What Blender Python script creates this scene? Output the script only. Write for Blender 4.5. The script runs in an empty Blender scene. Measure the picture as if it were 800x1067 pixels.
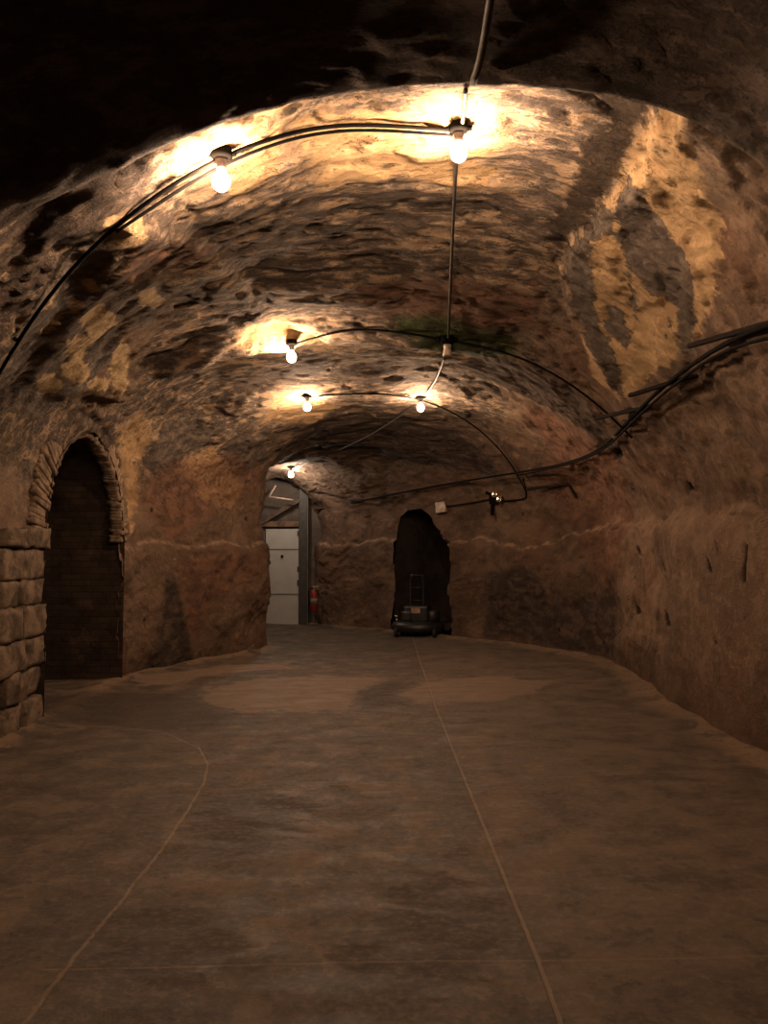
import bpy, bmesh, math, random
import numpy as np
from mathutils import Vector, noise, Matrix
from mathutils.bvhtree import BVHTree

SC = bpy.context.scene
COL = SC.collection

# ------------------------------------------------------------------ camera
EYE = Vector((0.0, 0.0, 1.65))
FPX = 922.0
PITCH = math.radians(2.0)
cam_d = bpy.data.cameras.new('camera')
cam = bpy.data.objects.new('camera', cam_d)
COL.objects.link(cam)
cam.location = EYE
cam.rotation_euler = (math.radians(90) + PITCH, 0, 0)
cam_d.sensor_fit = 'VERTICAL'
cam_d.sensor_height = 36.0
cam_d.lens = 36.0 * FPX / 1067.0
cam_d.clip_start = 0.05
cam_d.clip_end = 200
SC.camera = cam

# ------------------------------------------------------------------ world, exposure
w = bpy.data.worlds.new('world')
SC.world = w
w.use_nodes = True
w.node_tree.nodes['Background'].inputs[0].default_value = (0.0, 0.0, 0.0, 1)
w.node_tree.nodes['Background'].inputs[1].default_value = 0.0
vs = SC.view_settings
vs.view_transform = 'Standard'
vs.look = 'None'
vs.gamma = 1.0
vs.use_curve_mapping = False
vs.exposure = 0.0
BULB_E = 1400.0
BULB_COL = (1.0, 0.655, 0.42)
SC.cycles.use_denoising = True
SC.cycles.max_bounces = 8
SC.cycles.diffuse_bounces = 5
SC.cycles.sample_clamp_indirect = 4.0

# <baked>
# outlines of stains, scars, painted shade and light pools, and openings in shell coordinates (metres along, metres round), cable runs in world metres
BAKED = {
 'scar_zone': [[(5.157, 3.474), (5.415, 3.632), (6.379, 3.947), (7.577, 3.789), (8.235, 3.447), (9.716, 2.947), (7.601, 2.658), (6.661, 2.684), (5.368, 3.053), (5.298, 3.289)]],
 'scar': [[(5.157, 3.395), (5.227, 3.447), (5.415, 3.447), (5.439, 3.395)], [(5.368, 3.263), (5.415, 3.316), (5.627, 3.316), (5.838, 3.237), (5.744, 3.237)], [(5.533, 3.053), (5.721, 3.158), (5.721, 3.211), (5.815, 3.158), (5.956, 3.026)], [(5.838, 3.263), (5.815, 3.368), (6.308, 3.447), (7.107, 3.421), (6.825, 3.342), (7.201, 3.237), (6.661, 3.211)], [(6.12, 3.105), (6.355, 3.184), (6.778, 3.211), (7.248, 3.105), (7.178, 2.974)], [(7.06, 2.921), (7.154, 3.026), (7.342, 3.053), (7.671, 3.0), (7.577, 2.895), (7.225, 2.868)], [(7.648, 2.947), (8.094, 3.053), (8.306, 3.132), (8.329, 3.026), (8.235, 2.921)], [(7.648, 3.237), (7.46, 3.395), (8.118, 3.368), (8.541, 3.211), (8.776, 3.053), (8.4, 3.105)], [(4.452, 3.711), (4.499, 3.763), (4.71, 3.842), (4.898, 3.816), (4.992, 3.711), (4.922, 3.658), (4.757, 3.658)], [(6.308, 3.658), (6.449, 3.763), (7.037, 3.816), (7.178, 3.711), (6.684, 3.632)], [(5.039, 3.132), (5.016, 3.211), (4.851, 3.316), (5.016, 3.263), (5.204, 3.158)], [(6.755, 2.737), (6.943, 2.816), (7.248, 2.842), (7.413, 2.737), (7.366, 2.658)], [(4.193, 3.605), (4.146, 3.658), (4.193, 3.711), (4.311, 3.632), (4.287, 3.579)]],
 'slot': [[(10.932, 9.632), (10.9, 9.632), (10.772, 9.763), (10.932, 9.789)], [(9.364, 9.658), (9.246, 9.632), (9.011, 9.737), (9.269, 9.763)], [(7.906, 9.658), (7.859, 9.658), (7.671, 9.763), (7.789, 9.789)], [(8.0, 9.132), (7.953, 9.132), (7.812, 9.237), (7.953, 9.237)], [(7.154, 9.026), (7.107, 9.026), (7.107, 9.289), (7.178, 9.289)], [(10.132, 8.0), (9.428, 8.0), (9.812, 8.079), (10.324, 8.079)], [(9.46, 9.158), (9.428, 9.158), (9.246, 9.263), (9.428, 9.263)], [(10.868, 9.053), (10.804, 9.053), (10.452, 9.158), (10.932, 9.158)], [(8.259, 8.474), (8.212, 8.5), (8.188, 8.579), (8.4, 8.553)], [(7.789, 8.974), (7.765, 8.974), (7.695, 9.105), (7.742, 9.105)], [(10.484, 8.395), (10.484, 8.421), (10.42, 8.474), (10.548, 8.447)]],
 'painted_shade': [[(3.864, 6.053), (3.817, 6.158), (3.794, 6.289), (3.888, 6.395), (4.71, 6.395), (5.227, 6.421), (5.462, 6.474), (5.885, 6.5), (6.449, 6.5), (6.543, 6.421), (6.191, 6.342), (5.627, 6.289), (5.039, 6.184), (4.781, 6.263), (4.64, 6.158)]],
 'niche': [[(15.956, 10.342), (16.02, 9.132), (15.988, 8.263), (15.924, 7.816), (15.796, 7.684), (15.604, 7.684), (15.508, 7.842), (15.412, 8.132), (15.284, 8.421), (15.156, 8.632), (15.188, 9.158), (15.22, 9.737), (15.252, 10.237)]],
 'soot_shade': [[(3.66, 3.632), (3.817, 4.184), (4.264, 4.026), (4.428, 3.632), (4.734, 3.263), (4.875, 2.921)], [(11.828, 1.184), (12.212, 0.053), (11.444, 0.079), (11.668, 0.684)], [(14.676, 9.211), (14.068, 9.079), (13.748, 9.342), (13.812, 10.289), (14.676, 10.289)], [(8.494, 2.632), (8.588, 2.763), (9.105, 2.763), (10.036, 2.526), (10.868, 2.211), (10.132, 2.368), (9.46, 2.553), (8.776, 2.684)], [(10.004, 6.184), (9.152, 6.553), (8.682, 6.868), (8.799, 7.289), (8.987, 7.658), (10.164, 8.105), (10.292, 7.526), (10.836, 7.105), (11.124, 6.632)], [(13.844, 3.316), (13.172, 4.079), (13.588, 5.105), (13.844, 5.921), (13.972, 6.842), (14.196, 7.5), (14.772, 7.0), (15.572, 6.342), (15.668, 5.263), (16.116, 5.289)], [(11.156, 3.737), (10.452, 4.342), (10.164, 4.868), (11.188, 4.658), (11.348, 4.079), (11.412, 3.737)], [(12.084, 9.5), (13.204, 9.579), (13.876, 9.868), (14.164, 10.342), (11.892, 10.395)]],
 'pale': [[(3.864, 4.263), (3.864, 4.5), (3.888, 4.763), (4.71, 4.658), (4.969, 4.605), (5.227, 4.474), (5.11, 4.289), (4.546, 4.105)], [(4.593, 4.684), (4.64, 4.974), (4.71, 5.289), (4.522, 5.421), (4.804, 5.711), (5.204, 5.842), (5.486, 5.737), (5.204, 5.316), (5.298, 5.079), (5.321, 4.816)], [(8.517, 4.184), (8.259, 4.289), (8.329, 4.579), (8.541, 4.921), (9.716, 5.0)], [(12.308, 3.553), (11.604, 4.026), (11.476, 4.579), (12.5, 4.474), (13.172, 4.079)], [(3.888, 6.395), (4.781, 6.395), (5.274, 6.421), (5.415, 6.474), (5.885, 6.5), (6.473, 6.5), (6.825, 6.684), (7.413, 6.974), (8.329, 7.316), (8.282, 7.605), (7.53, 7.605), (6.755, 7.579), (6.332, 7.553), (5.815, 7.421), (5.298, 7.237), (4.992, 7.026), (4.499, 6.789), (4.17, 6.579)], [(11.892, 2.553), (12.212, 2.947), (13.364, 2.632), (13.268, 2.158), (12.436, 2.158)], [(9.972, 2.711), (10.26, 2.895), (11.316, 2.763), (11.508, 2.0), (11.22, 1.526), (11.124, 2.132)], [(9.972, 2.711), (10.26, 2.895), (11.092, 2.789), (11.348, 2.5)], [(4.875, 5.158), (4.875, 5.289), (5.697, 5.895), (5.909, 5.842), (5.627, 5.211), (5.627, 4.842), (4.945, 4.737)]],
 'grey': [[(5.157, 3.421), (5.251, 3.526), (6.285, 3.5), (7.342, 3.395), (7.624, 3.289), (8.141, 2.974), (7.413, 2.711), (6.684, 2.737), (5.885, 3.026), (5.251, 3.263)], [(5.321, 6.5), (5.086, 6.5), (5.063, 6.579), (5.251, 6.711), (5.392, 6.868), (5.439, 7.0), (5.486, 7.105), (5.932, 7.316), (6.402, 7.605), (6.543, 7.579), (6.308, 7.395), (6.097, 7.289), (6.144, 7.211), (6.097, 7.158), (6.191, 7.158), (6.144, 7.079), (6.05, 6.974), (6.003, 6.921), (5.909, 6.789), (5.721, 6.658), (5.486, 6.553)], [(6.449, 6.526), (5.909, 6.5), (5.603, 6.5), (5.486, 6.553), (5.674, 6.632), (5.838, 6.632), (5.909, 6.579), (6.285, 6.684), (6.567, 6.816), (6.872, 6.921), (7.201, 7.079), (7.319, 7.263), (7.765, 7.5), (7.953, 7.605), (7.953, 7.5), (7.648, 7.211), (7.342, 6.947), (7.06, 6.789), (6.755, 6.632)], [(6.825, 7.0), (6.614, 7.0), (6.755, 7.105), (6.943, 7.263), (7.178, 7.316), (7.178, 7.184), (7.084, 7.079)], [(6.05, 6.895), (6.144, 6.974), (6.473, 7.132), (6.684, 7.184), (6.496, 7.079)], [(6.308, 7.289), (6.191, 7.289), (6.379, 7.395), (6.473, 7.395)], [(6.097, 3.5), (6.214, 3.658), (6.308, 3.842), (6.473, 3.868), (7.225, 3.789), (7.601, 3.632), (7.272, 3.5), (6.661, 3.474)], [(11.444, 2.395), (11.316, 2.895), (11.572, 3.211), (11.924, 3.053), (11.892, 2.553), (11.7, 2.263)], [(12.244, 2.842), (12.18, 3.263), (12.724, 3.368), (13.812, 3.105), (13.14, 2.711)], [(4.687, 3.579), (4.828, 3.316), (5.086, 2.947), (6.073, 2.605), (6.849, 2.395), (8.141, 2.579), (6.614, 2.947), (5.486, 3.316), (4.945, 3.605)]],
 'green': [[(8.376, 5.605), (8.094, 5.842), (8.282, 6.289), (8.376, 6.553), (8.658, 6.632), (9.748, 6.368), (10.068, 6.0), (8.705, 5.763)]],
 'red': [[(11.956, 1.421), (14.196, 1.632), (11.828, 0.132)], [(11.732, 2.526), (12.564, 2.895), (14.452, 2.921), (11.924, 1.553), (11.508, 2.0)], [(7.554, 5.263), (7.225, 5.947), (7.107, 6.553), (7.953, 6.868), (8.235, 6.105), (8.306, 5.474)], [(4.781, 3.632), (5.274, 3.921), (6.332, 4.184), (6.52, 4.026), (5.415, 3.632)], [(11.508, 7.026), (10.068, 8.0), (11.348, 8.947), (12.18, 9.947), (13.044, 8.763), (13.364, 7.711)]],
 'hollow': [[(8.259, 4.237), (8.188, 4.447), (8.47, 4.763), (8.682, 5.053), (9.748, 5.0), (8.893, 4.632), (8.658, 4.211)], [(8.4, 2.658), (8.494, 2.789), (9.293, 2.763), (10.42, 2.474), (10.036, 2.421), (9.034, 2.632)]],
 'mass': [[(4.593, 3.763), (4.898, 3.947), (5.556, 4.105), (6.778, 4.395), (7.483, 4.421), (8.376, 4.605), (8.635, 4.158), (9.748, 3.289), (9.058, 3.0), (7.601, 2.658), (6.637, 2.632), (5.768, 3.158), (4.804, 3.553)]],
 'b_near_left': [(-0.832, 4.462, 3.633)],
 'b_near_right': [(0.424, 4.945, 3.996)],
 'b_mid': [(-0.924, 8.793, 3.642)],
 'b_junction': [(0.615, 8.537, 3.624)],
 'b_far_left': [(-1.004, 11.509, 3.559)],
 'b_far_right': [(0.495, 11.921, 3.613)],
 'b_passage': [(-1.75, 16.602, 3.068)],
 'c_front': [(0.412, 3.201, 3.774), (0.408, 3.445, 3.741), (0.415, 3.593, 3.711), (0.413, 3.764, 3.696), (0.394, 3.849, 3.687)],
 'c_drop': [(0.417, 4.446, 3.962), (0.438, 4.77, 4.027), (0.441, 4.926, 4.0)],
 'c_spine1': [(0.424, 5.031, 3.978), (0.464, 5.669, 4.025), (0.5, 6.406, 3.991), (0.555, 7.248, 3.825), (0.621, 8.492, 3.623)],
 'c_spine2': [(0.691, 10.079, 3.762), (0.714, 11.143, 3.756), (0.631, 11.626, 3.685), (0.521, 11.926, 3.604), (0.28, 13.106, 3.536), (-0.157, 14.543, 3.433), (-0.842, 15.467, 3.198), (-1.747, 16.674, 3.049)],
 'c_rowA': [(0.403, 4.954, 3.995), (0.165, 4.919, 3.996), (-0.052, 4.858, 3.983), (-0.254, 4.708, 3.921), (-0.455, 4.679, 3.873), (-0.63, 4.456, 3.706), (-0.832, 4.462, 3.633), (-1.021, 4.46, 3.524), (-1.227, 4.507, 3.417), (-1.396, 4.584, 3.311), (-1.6, 4.721, 3.234), (-1.786, 4.837, 3.101), (-2.003, 4.96, 2.909), (-2.155, 5.07, 2.747), (-2.469, 5.54, 2.632)],
 'c_rowA2': [(0.392, 4.968, 3.973), (0.164, 4.939, 3.977), (-0.051, 4.884, 3.966), (-0.253, 4.76, 3.919), (-0.452, 4.72, 3.86), (-0.641, 4.552, 3.715), (-0.846, 4.577, 3.646), (-1.031, 4.522, 3.505), (-1.222, 4.599, 3.41), (-1.413, 4.617, 3.291)],
 'c_rowB': [(-0.925, 8.801, 3.635), (-0.684, 8.785, 3.705), (-0.471, 8.592, 3.722), (-0.259, 8.516, 3.74), (-0.008, 8.475, 3.712), (0.277, 8.496, 3.672), (0.578, 8.541, 3.626), (0.93, 8.598, 3.589), (1.267, 8.625, 3.513), (1.534, 8.597, 3.4), (1.879, 8.658, 3.198), (2.25, 8.637, 2.914), (2.415, 8.577, 2.669)],
 'c_rowC': [(-1.004, 11.509, 3.559), (-0.626, 11.466, 3.591), (-0.188, 11.478, 3.616), (0.127, 11.67, 3.625), (0.495, 11.921, 3.613), (0.936, 12.302, 3.542), (1.424, 13.139, 3.387), (1.816, 13.436, 3.061), (2.081, 13.761, 2.769), (2.212, 13.855, 2.479)],
 'c_rowC2': [(2.168, 13.749, 2.654), (2.231, 13.887, 2.41), (2.189, 14.014, 2.344), (1.924, 14.508, 2.331)],
 'pipe1': [(2.257, 5.049, 2.918), (2.221, 5.292, 2.943), (2.221, 5.752, 2.964), (2.239, 6.52, 2.952), (2.252, 7.23, 2.919), (2.251, 7.885, 2.817), (2.333, 8.788, 2.747), (2.526, 10.023, 2.751), (2.589, 10.978, 2.724), (2.537, 12.078, 2.721), (2.253, 13.125, 2.727), (1.823, 14.213, 2.733), (1.112, 15.082, 2.677), (0.326, 16.143, 2.567), (-0.566, 16.913, 2.429), (-1.365, 17.796, 2.308)],
 'pipe2': [(2.267, 5.1, 2.847), (2.186, 5.442, 2.897), (2.22, 6.098, 2.942), (2.266, 6.653, 2.868), (2.243, 7.406, 2.848), (2.274, 8.129, 2.76), (2.358, 9.049, 2.668), (2.536, 10.36, 2.68), (2.51, 11.293, 2.699), (2.427, 12.699, 2.702), (2.074, 13.585, 2.691)],
 'brackets': [(2.269, 5.187, 2.946), (2.341, 6.685, 2.916), (2.295, 7.828, 2.849), (2.679, 12.841, 2.51)],
 'brackets_tip': [(2.129, 6.129, 3.023), (2.077, 7.445, 2.897), (2.086, 8.652, 2.872), (2.193, 13.469, 2.469)],
 'brace': [(2.648, 12.849, 2.492), (2.787, 12.807, 2.3)],
 'spot': [(1.805, 14.608, 2.392)],
 'plate': [(1.006, 15.579, 2.276)],
 'c_plate': [(1.089, 15.464, 2.289), (1.459, 15.014, 2.327), (1.741, 14.686, 2.372)],
 'f_dry': [[(-2.028, 9.803), (-1.849, 10.398), (-1.566, 10.761), (-0.836, 11.071), (0.059, 10.914), (-0.134, 10.328), (-0.296, 9.803), (-0.342, 9.328), (-0.265, 8.796), (-1.413, 8.746), (-1.826, 9.162)], [(0.156, 9.679), (0.451, 10.469), (0.824, 10.914), (1.433, 11.071), (1.975, 10.469), (1.69, 9.803), (1.206, 9.328), (0.296, 9.162)], [(-3.118, 10.914), (-2.188, 11.929), (-1.328, 12.311), (-1.257, 11.658), (-2.149, 11.071), (-2.746, 10.192)]],
 'f_damp': [[(-4.019, 9.328), (-2.958, 9.803), (-2.007, 9.803), (-1.826, 9.162), (-1.304, 8.648), (-1.572, 7.897), (-2.416, 8.02), (-3.26, 8.413)], [(-0.317, 9.803), (-0.113, 10.469), (0.339, 10.469), (0.127, 9.803), (0.242, 9.001), (-0.264, 8.746)], [(-1.156, 5.821), (-0.779, 6.047), (-0.421, 5.61), (-0.525, 4.904), (-0.79, 4.614), (-1.12, 4.754)], [(-1.246, 4.021), (-0.882, 4.127), (-0.545, 3.647), (-0.766, 3.269), (-1.115, 3.486)], [(0.148, 4.614), (0.499, 4.239), (0.506, 3.647), (0.1, 3.139), (-0.149, 3.486)]],
 'f_left': [[(-1.414, 1.688), (-1.298, 2.908), (-1.235, 3.096), (-1.235, 3.565), (-1.207, 4.182), (-1.189, 4.828), (-1.207, 5.57), (-1.247, 6.242), (-1.318, 6.7), (-1.501, 7.232), (-1.934, 7.817), (-2.416, 8.02), (-3.545, 8.233), (-7.647, 7.897), (-11.853, 4.614)]],
 'f_jr': [[(0.603, 3.096), (0.608, 3.565), (0.597, 4.297), (0.577, 5.378), (0.552, 6.848), (0.515, 8.697)]],
 'f_cross': [[(-1.138, 3.501), (0.608, 3.565)], [(-1.192, 6.0), (0.67, 6.242)]],
}
# </baked>

# ------------------------------------------------------------------ helpers
def tag(o, label=None, cat=None, group=None, kind=None):
    if label: o['label'] = label
    if cat: o['category'] = cat
    if group: o['group'] = group
    if kind: o['kind'] = kind
    return o

def link(name, me, mat=None, parent=None):
    o = bpy.data.objects.new(name, me)
    COL.objects.link(o)
    if mat: me.materials.append(mat)
    if parent: o.parent = parent
    return o

def empty(name, loc, rot=(0, 0, 0)):
    o = bpy.data.objects.new(name, None)
    COL.objects.link(o)
    o.location = loc
    o.rotation_euler = rot
    o.empty_display_size = 0.1
    return o

def fin(name, bm, mat, parent=None, smooth=True, bevel=0):
    bmesh.ops.recalc_face_normals(bm, faces=bm.faces)
    me = bpy.data.meshes.new(name)
    bm.to_mesh(me); bm.free()
    for p in me.polygons: p.use_smooth = smooth
    o = link(name, me, mat, parent)
    if bevel:
        m = o.modifiers.new('b', 'BEVEL'); m.width = bevel; m.segments = 2; m.limit_method = 'ANGLE'
    return o

def box(bm, c, s, rot=None):
    M = Matrix.Translation(Vector(c)) @ (rot.to_4x4() if rot else Matrix()) @ Matrix.Diagonal((s[0], s[1], s[2], 1))
    return bmesh.ops.create_cube(bm, size=1, matrix=M)['verts']

def lathe(bm, prof, seg=20, M=None):
    M = M or Matrix()
    rings = []
    for r, z in prof:
        if r < 1e-5:
            rings.append([bm.verts.new(M @ Vector((0, 0, z)))])
        else:
            rings.append([bm.verts.new(M @ Vector((r * math.cos(2 * math.pi * i / seg), r * math.sin(2 * math.pi * i / seg), z))) for i in range(seg)])
    for a, b in zip(rings, rings[1:]):
        for i in range(seg):
            j = (i + 1) % seg
            if len(a) == 1 and len(b) == 1: continue
            if len(a) == 1: bm.faces.new((a[0], b[i], b[j]))
            elif len(b) == 1: bm.faces.new((a[i], a[j], b[0]))
            else: bm.faces.new((a[i], a[j], b[j], b[i]))
    for rg in (rings[0], rings[-1]):
        if len(rg) > 1: bm.faces.new(rg)

def catmull(pts, step=0.03):
    P = [Vector(p) for p in pts]
    if len(P) < 2: return P
    P = [P[0] * 2 - P[1]] + P + [P[-1] * 2 - P[-2]]
    out = []
    for i in range(1, len(P) - 2):
        a, b, c, d = P[i - 1:i + 3]
        n = max(2, int((c - b).length / step))
        for k in range(n):
            t = k / n
            out.append(0.5 * ((2 * b) + (c - a) * t + (2 * a - 5 * b + 4 * c - d) * t * t + (3 * b - a - 3 * c + d) * t ** 3))
    out.append(P[-2])
    return out

def tube(bm, pts, r, seg=8, smooth=True, step=0.04):
    P = catmull(pts, step) if smooth else [Vector(p) for p in pts]
    rings = []
    up = None
    for i, p in enumerate(P):
        t = (P[min(i + 1, len(P) - 1)] - P[max(i - 1, 0)])
        if t.length < 1e-9: t = Vector((0, 1, 0))
        t.normalize()
        if up is None:
            up = t.orthogonal().normalized()
        up = (up - t * up.dot(t))
        if up.length < 1e-4: up = t.orthogonal()
        up.normalize()
        s = t.cross(up)
        rings.append([bm.verts.new(p + (up * math.cos(2 * math.pi * k / seg) + s * math.sin(2 * math.pi * k / seg)) * r) for k in range(seg)])
    for a, b in zip(rings, rings[1:]):
        for i in range(seg):
            j = (i + 1) % seg
            bm.faces.new((a[i], a[j], b[j], b[i]))
    bm.faces.new(rings[0]); bm.faces.new(rings[-1][::-1])

# ------------------------------------------------------------------ node helpers
class NT:
    def __init__(s, name):
        s.m = bpy.data.materials.new(name); s.m.use_nodes = True
        s.t = s.m.node_tree; s.N = s.t.nodes; s.L = s.t.links
        s.b = s.N['Principled BSDF']
    def n(s, typ, **kw):
        x = s.N.new(typ)
        for k, v in kw.items(): setattr(x, k, v)
        return x
    def put(s, sock, v):
        if hasattr(v, 'links') or isinstance(v, bpy.types.NodeSocket): s.L.new(v, sock)
        elif isinstance(v, (tuple, list)) and len(v) == 3 and sock.type == 'RGBA': sock.default_value = (*v, 1)
        else: sock.default_value = v
    def obj(s): return s.n('ShaderNodeTexCoord').outputs['Object']
    def map(s, v, scale, rot=(0, 0, 0)):
        x = s.n('ShaderNodeMapping'); s.put(x.inputs['Vector'], v)
        x.inputs['Scale'].default_value = scale; x.inputs['Rotation'].default_value = rot
        return x.outputs[0]
    def noise(s, v, scale, detail=6, rough=.55, dist=0.0, typ='FBM'):
        x = s.n('ShaderNodeTexNoise'); s.put(x.inputs['Vector'], v)
        try: x.noise_type = typ
        except Exception: pass
        x.inputs['Scale'].default_value = scale; x.inputs['Detail'].default_value = detail
        x.inputs['Roughness'].default_value = rough; x.inputs['Distortion'].default_value = dist
        return x.outputs[0]
    def vor(s, v, scale, feat='F1', rnd=1.0):
        x = s.n('ShaderNodeTexVoronoi', feature=feat); s.put(x.inputs['Vector'], v)
        x.inputs['Scale'].default_value = scale; x.inputs['Randomness'].default_value = rnd
        return x
    def math(s, op, a, b=0.0, c=0.0, clamp=False):
        x = s.n('ShaderNodeMath', operation=op); x.use_clamp = clamp
        s.put(x.inputs[0], a); s.put(x.inputs[1], b); s.put(x.inputs[2], c)
        return x.outputs[0]
    def ss(s, v, a, b, lo=0.0, hi=1.0):
        x = s.n('ShaderNodeMapRange', interpolation_type='SMOOTHSTEP')
        s.put(x.inputs['Value'], v)
        x.inputs['From Min'].default_value = a; x.inputs['From Max'].default_value = b
        x.inputs['To Min'].default_value = lo; x.inputs['To Max'].default_value = hi
        return x.outputs[0]
    def mix(s, f, a, b):
        x = s.n('ShaderNodeMix', data_type='RGBA'); s.put(x.inputs[0], f)
        s.put(x.inputs[6], a); s.put(x.inputs[7], b)
        return x.outputs[2]
    def mixf(s, f, a, b):
        x = s.n('ShaderNodeMix', data_type='FLOAT'); s.put(x.inputs[0], f)
        s.put(x.inputs[2], a); s.put(x.inputs[3], b)
        return x.outputs[0]
    def mixv(s, f, a, b):
        x = s.n('ShaderNodeMix', data_type='VECTOR'); s.put(x.inputs[0], f)
        s.put(x.inputs[4], a); s.put(x.inputs[5], b)
        return x.outputs[1]
    def attr(s, name):
        x = s.n('ShaderNodeAttribute'); x.attribute_name = name
        return x.outputs['Fac']
    def bump(s, h, strength=.5, dist=.02, nrm=None):
        x = s.n('ShaderNodeBump'); s.put(x.inputs['Height'], h)
        x.inputs['Strength'].default_value = strength; x.inputs['Distance'].default_value = dist
        if nrm is not None: s.put(x.inputs['Normal'], nrm)
        return x.outputs[0]
    def out(s, col, rough=.9, bump=None, spec=.2, metal=0.0):
        s.put(s.b.inputs['Base Color'], col); s.put(s.b.inputs['Roughness'], rough)
        s.b.inputs['Specular IOR Level'].default_value = spec
        s.b.inputs['Metallic'].default_value = metal
        if bump is not None: s.put(s.b.inputs['Normal'], bump)
        return s.m

def simple(name, col, rough=.6, spec=.3, metal=0.0, var=.25, scale=14, bump=.15):
    t = NT(name); v = t.obj()
    n = t.noise(v, scale, 5)
    c2 = tuple(max(0, x * (1 - var * 2)) for x in col)
    c = t.mix(t.ss(n, .3, .7), c2, col)
    return t.out(c, rough, t.bump(t.noise(v, scale * 3, 4), bump, .004), spec, metal)

# ------------------------------------------------------------------ materials
def mat_rock():
    t = NT('quarried_sandstone')
    v = t.obj()
    ceil = t.attr('ceil'); soot_shade = t.attr('soot_shade'); pale = t.attr('pale'); grey = t.attr('grey')
    green = t.attr('green'); red = t.attr('red'); hgt = t.attr('hgt')
    vc = t.map(v, (.9, 2.3, 2.6), (.05, .0, .16))           # ceiling grain runs across the vault
    vw = t.map(v, (1.45, .75, 1.35), (0.12, 0.0, 0))            # wall grain runs down
    cs = t.ss(ceil, .2, .8)
    two = lambda sc, de, ro: t.mixf(cs, t.noise(vw, sc, de, ro), t.noise(vc, sc, de, ro))
    back_dark = t.attr('back_dark')
    nA = t.noise(v, .9, 4, .6)
    nB = two(1.3, 8, .62)
    nC = two(4.2, 10, .70)
    nD = t.noise(v, 9.0, 9, .72)
    nF = t.noise(v, 42, 5, .7)
    nE = t.noise(v, 6.5, 8, .66)                              # ragged-edge noise
    ed = t.math('MULTIPLY', t.math('SUBTRACT', nE, .5), .20)
    ed2 = t.math('MULTIPLY', t.math('SUBTRACT', nC, .5), .22)
    edge = t.math('ADD', ed, ed2)
    soft = t.math('ADD', edge, t.math('MULTIPLY', t.math('SUBTRACT', nB, .5), .5))
    # sandstone itself
    sand = t.mix(t.ss(nB, .38, .62), (.135, .090, .063), (.25, .17, .117))
    sand = t.mix(t.ss(nA, .48, .68, 0, .7), sand, (.19, .108, .07))
    sand = t.mix(t.ss(nD, .52, .62, 0, .4), sand, (.31, .215, .135))
    blot = t.noise(v, 2.1, 9, .68)
    sand = t.mix(t.ss(blot, .52, .62, 0, .55), sand, (.095, .068, .05))
    sand = t.mix(t.ss(nF, .48, .66, 0, .45), sand, (.085, .06, .043))
    # grey flaking skin over paler stone, crisp ragged flakes drawn out across the vault
    ps = t.ss(t.math('ADD', pale, soft), -.25, .3, -.035, .075)
    k = t.math('ADD', t.math('MULTIPLY', nC, .60), t.math('MULTIPLY', nD, .22))
    k = t.math('ADD', k, t.math('MULTIPLY', nB, .18))
    k = t.math('SUBTRACT', k, ps)
    flk = t.attr('flk')
    up = t.ss(t.math('ADD', hgt, t.math('MULTIPLY', t.math('SUBTRACT', nA, .5), 2.0)), 1.7, 2.8)
    up = t.math('MULTIPLY', up, flk)
    sand = t.mix(t.math('MULTIPLY', up, .8), sand, t.mix(t.ss(nD, .4, .6), (.29, .20, .125), (.46, .335, .215)))
    flake = t.math('MULTIPLY', t.ss(k, .497, .512), up)
    flake2 = t.math('MULTIPLY', t.ss(k, .53, .542), up)
    dcol = t.mix(t.ss(nD, .42, .6), (.11, .085, .068), (.24, .19, .145))
    col = t.mix(t.math('MULTIPLY', flake, .88), sand, dcol)
    col = t.mix(t.math('MULTIPLY', flake2, .7), col, (.045, .035, .03))
    # pale scars where skin dropped off; bulb light pools painted the same pale
    pm = t.ss(t.math('ADD', pale, edge), -.015, .03)
    pcol = t.mix(t.ss(nC, .4, .62), (.40, .26, .135), (.56, .39, .21))
    pcol = t.mix(t.ss(nF, .45, .7, 0, .4), pcol, (.24, .15, .08))
    col = t.mix(t.math('MULTIPLY', pm, t.math('SUBTRACT', 1.0, t.math('MULTIPLY', flake, .75))), col, pcol)
    sc = t.ss(t.math('ADD', t.attr('scar'), t.math('MULTIPLY', edge, .45)), -.012, .012, 0, .95)
    # grey crust patches with ragged outlines
    gm = t.ss(t.math('ADD', grey, edge), -.008, .012)
    gcol = t.mix(t.ss(nC, .4, .65), (.10, .08, .066), (.20, .16, .125))
    gcol = t.mix(t.ss(nD, .5, .62, 0, .5), gcol, (.07, .055, .045))
    col = t.mix(gm, col, gcol)
    col = t.mix(sc, col, t.mix(t.ss(nD, .4, .6), (.42, .29, .155), (.58, .43, .24)))
    rm = t.ss(t.math('ADD', red, soft), -.12, .15, 0, .7)
    col = t.mix(rm, col, t.mix(t.ss(nC, .4, .6), (.11, .06, .045), (.26, .135, .085)))
    sm = t.ss(t.math('ADD', soot_shade, soft), -.07, .04, 0, .9)  # sooty stains together with shade painted on the dim vault areas
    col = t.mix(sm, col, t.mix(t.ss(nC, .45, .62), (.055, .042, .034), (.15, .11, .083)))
    dkm = t.ss(t.math('ADD', t.attr('painted_shade'), t.math('MULTIPLY', edge, .9)), -.04, .03, 0, .9)  # shade of the right ceiling plane, painted in as near-black colour
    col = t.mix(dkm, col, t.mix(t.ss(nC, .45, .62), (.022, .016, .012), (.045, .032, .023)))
    grm = t.ss(t.math('ADD', green, soft), -.12, .08, 0, .85)
    col = t.mix(grm, col, (.04, .058, .016))
    # fine cracks and crumbs in the broken ceiling
    cr = t.math('ABSOLUTE', t.math('SUBTRACT', two(2.6, 8, .66), .5))
    crack = t.math('MULTIPLY', t.math('MULTIPLY', t.ss(cr, .011, .003), up), t.ss(nD, .46, .52))
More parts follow.
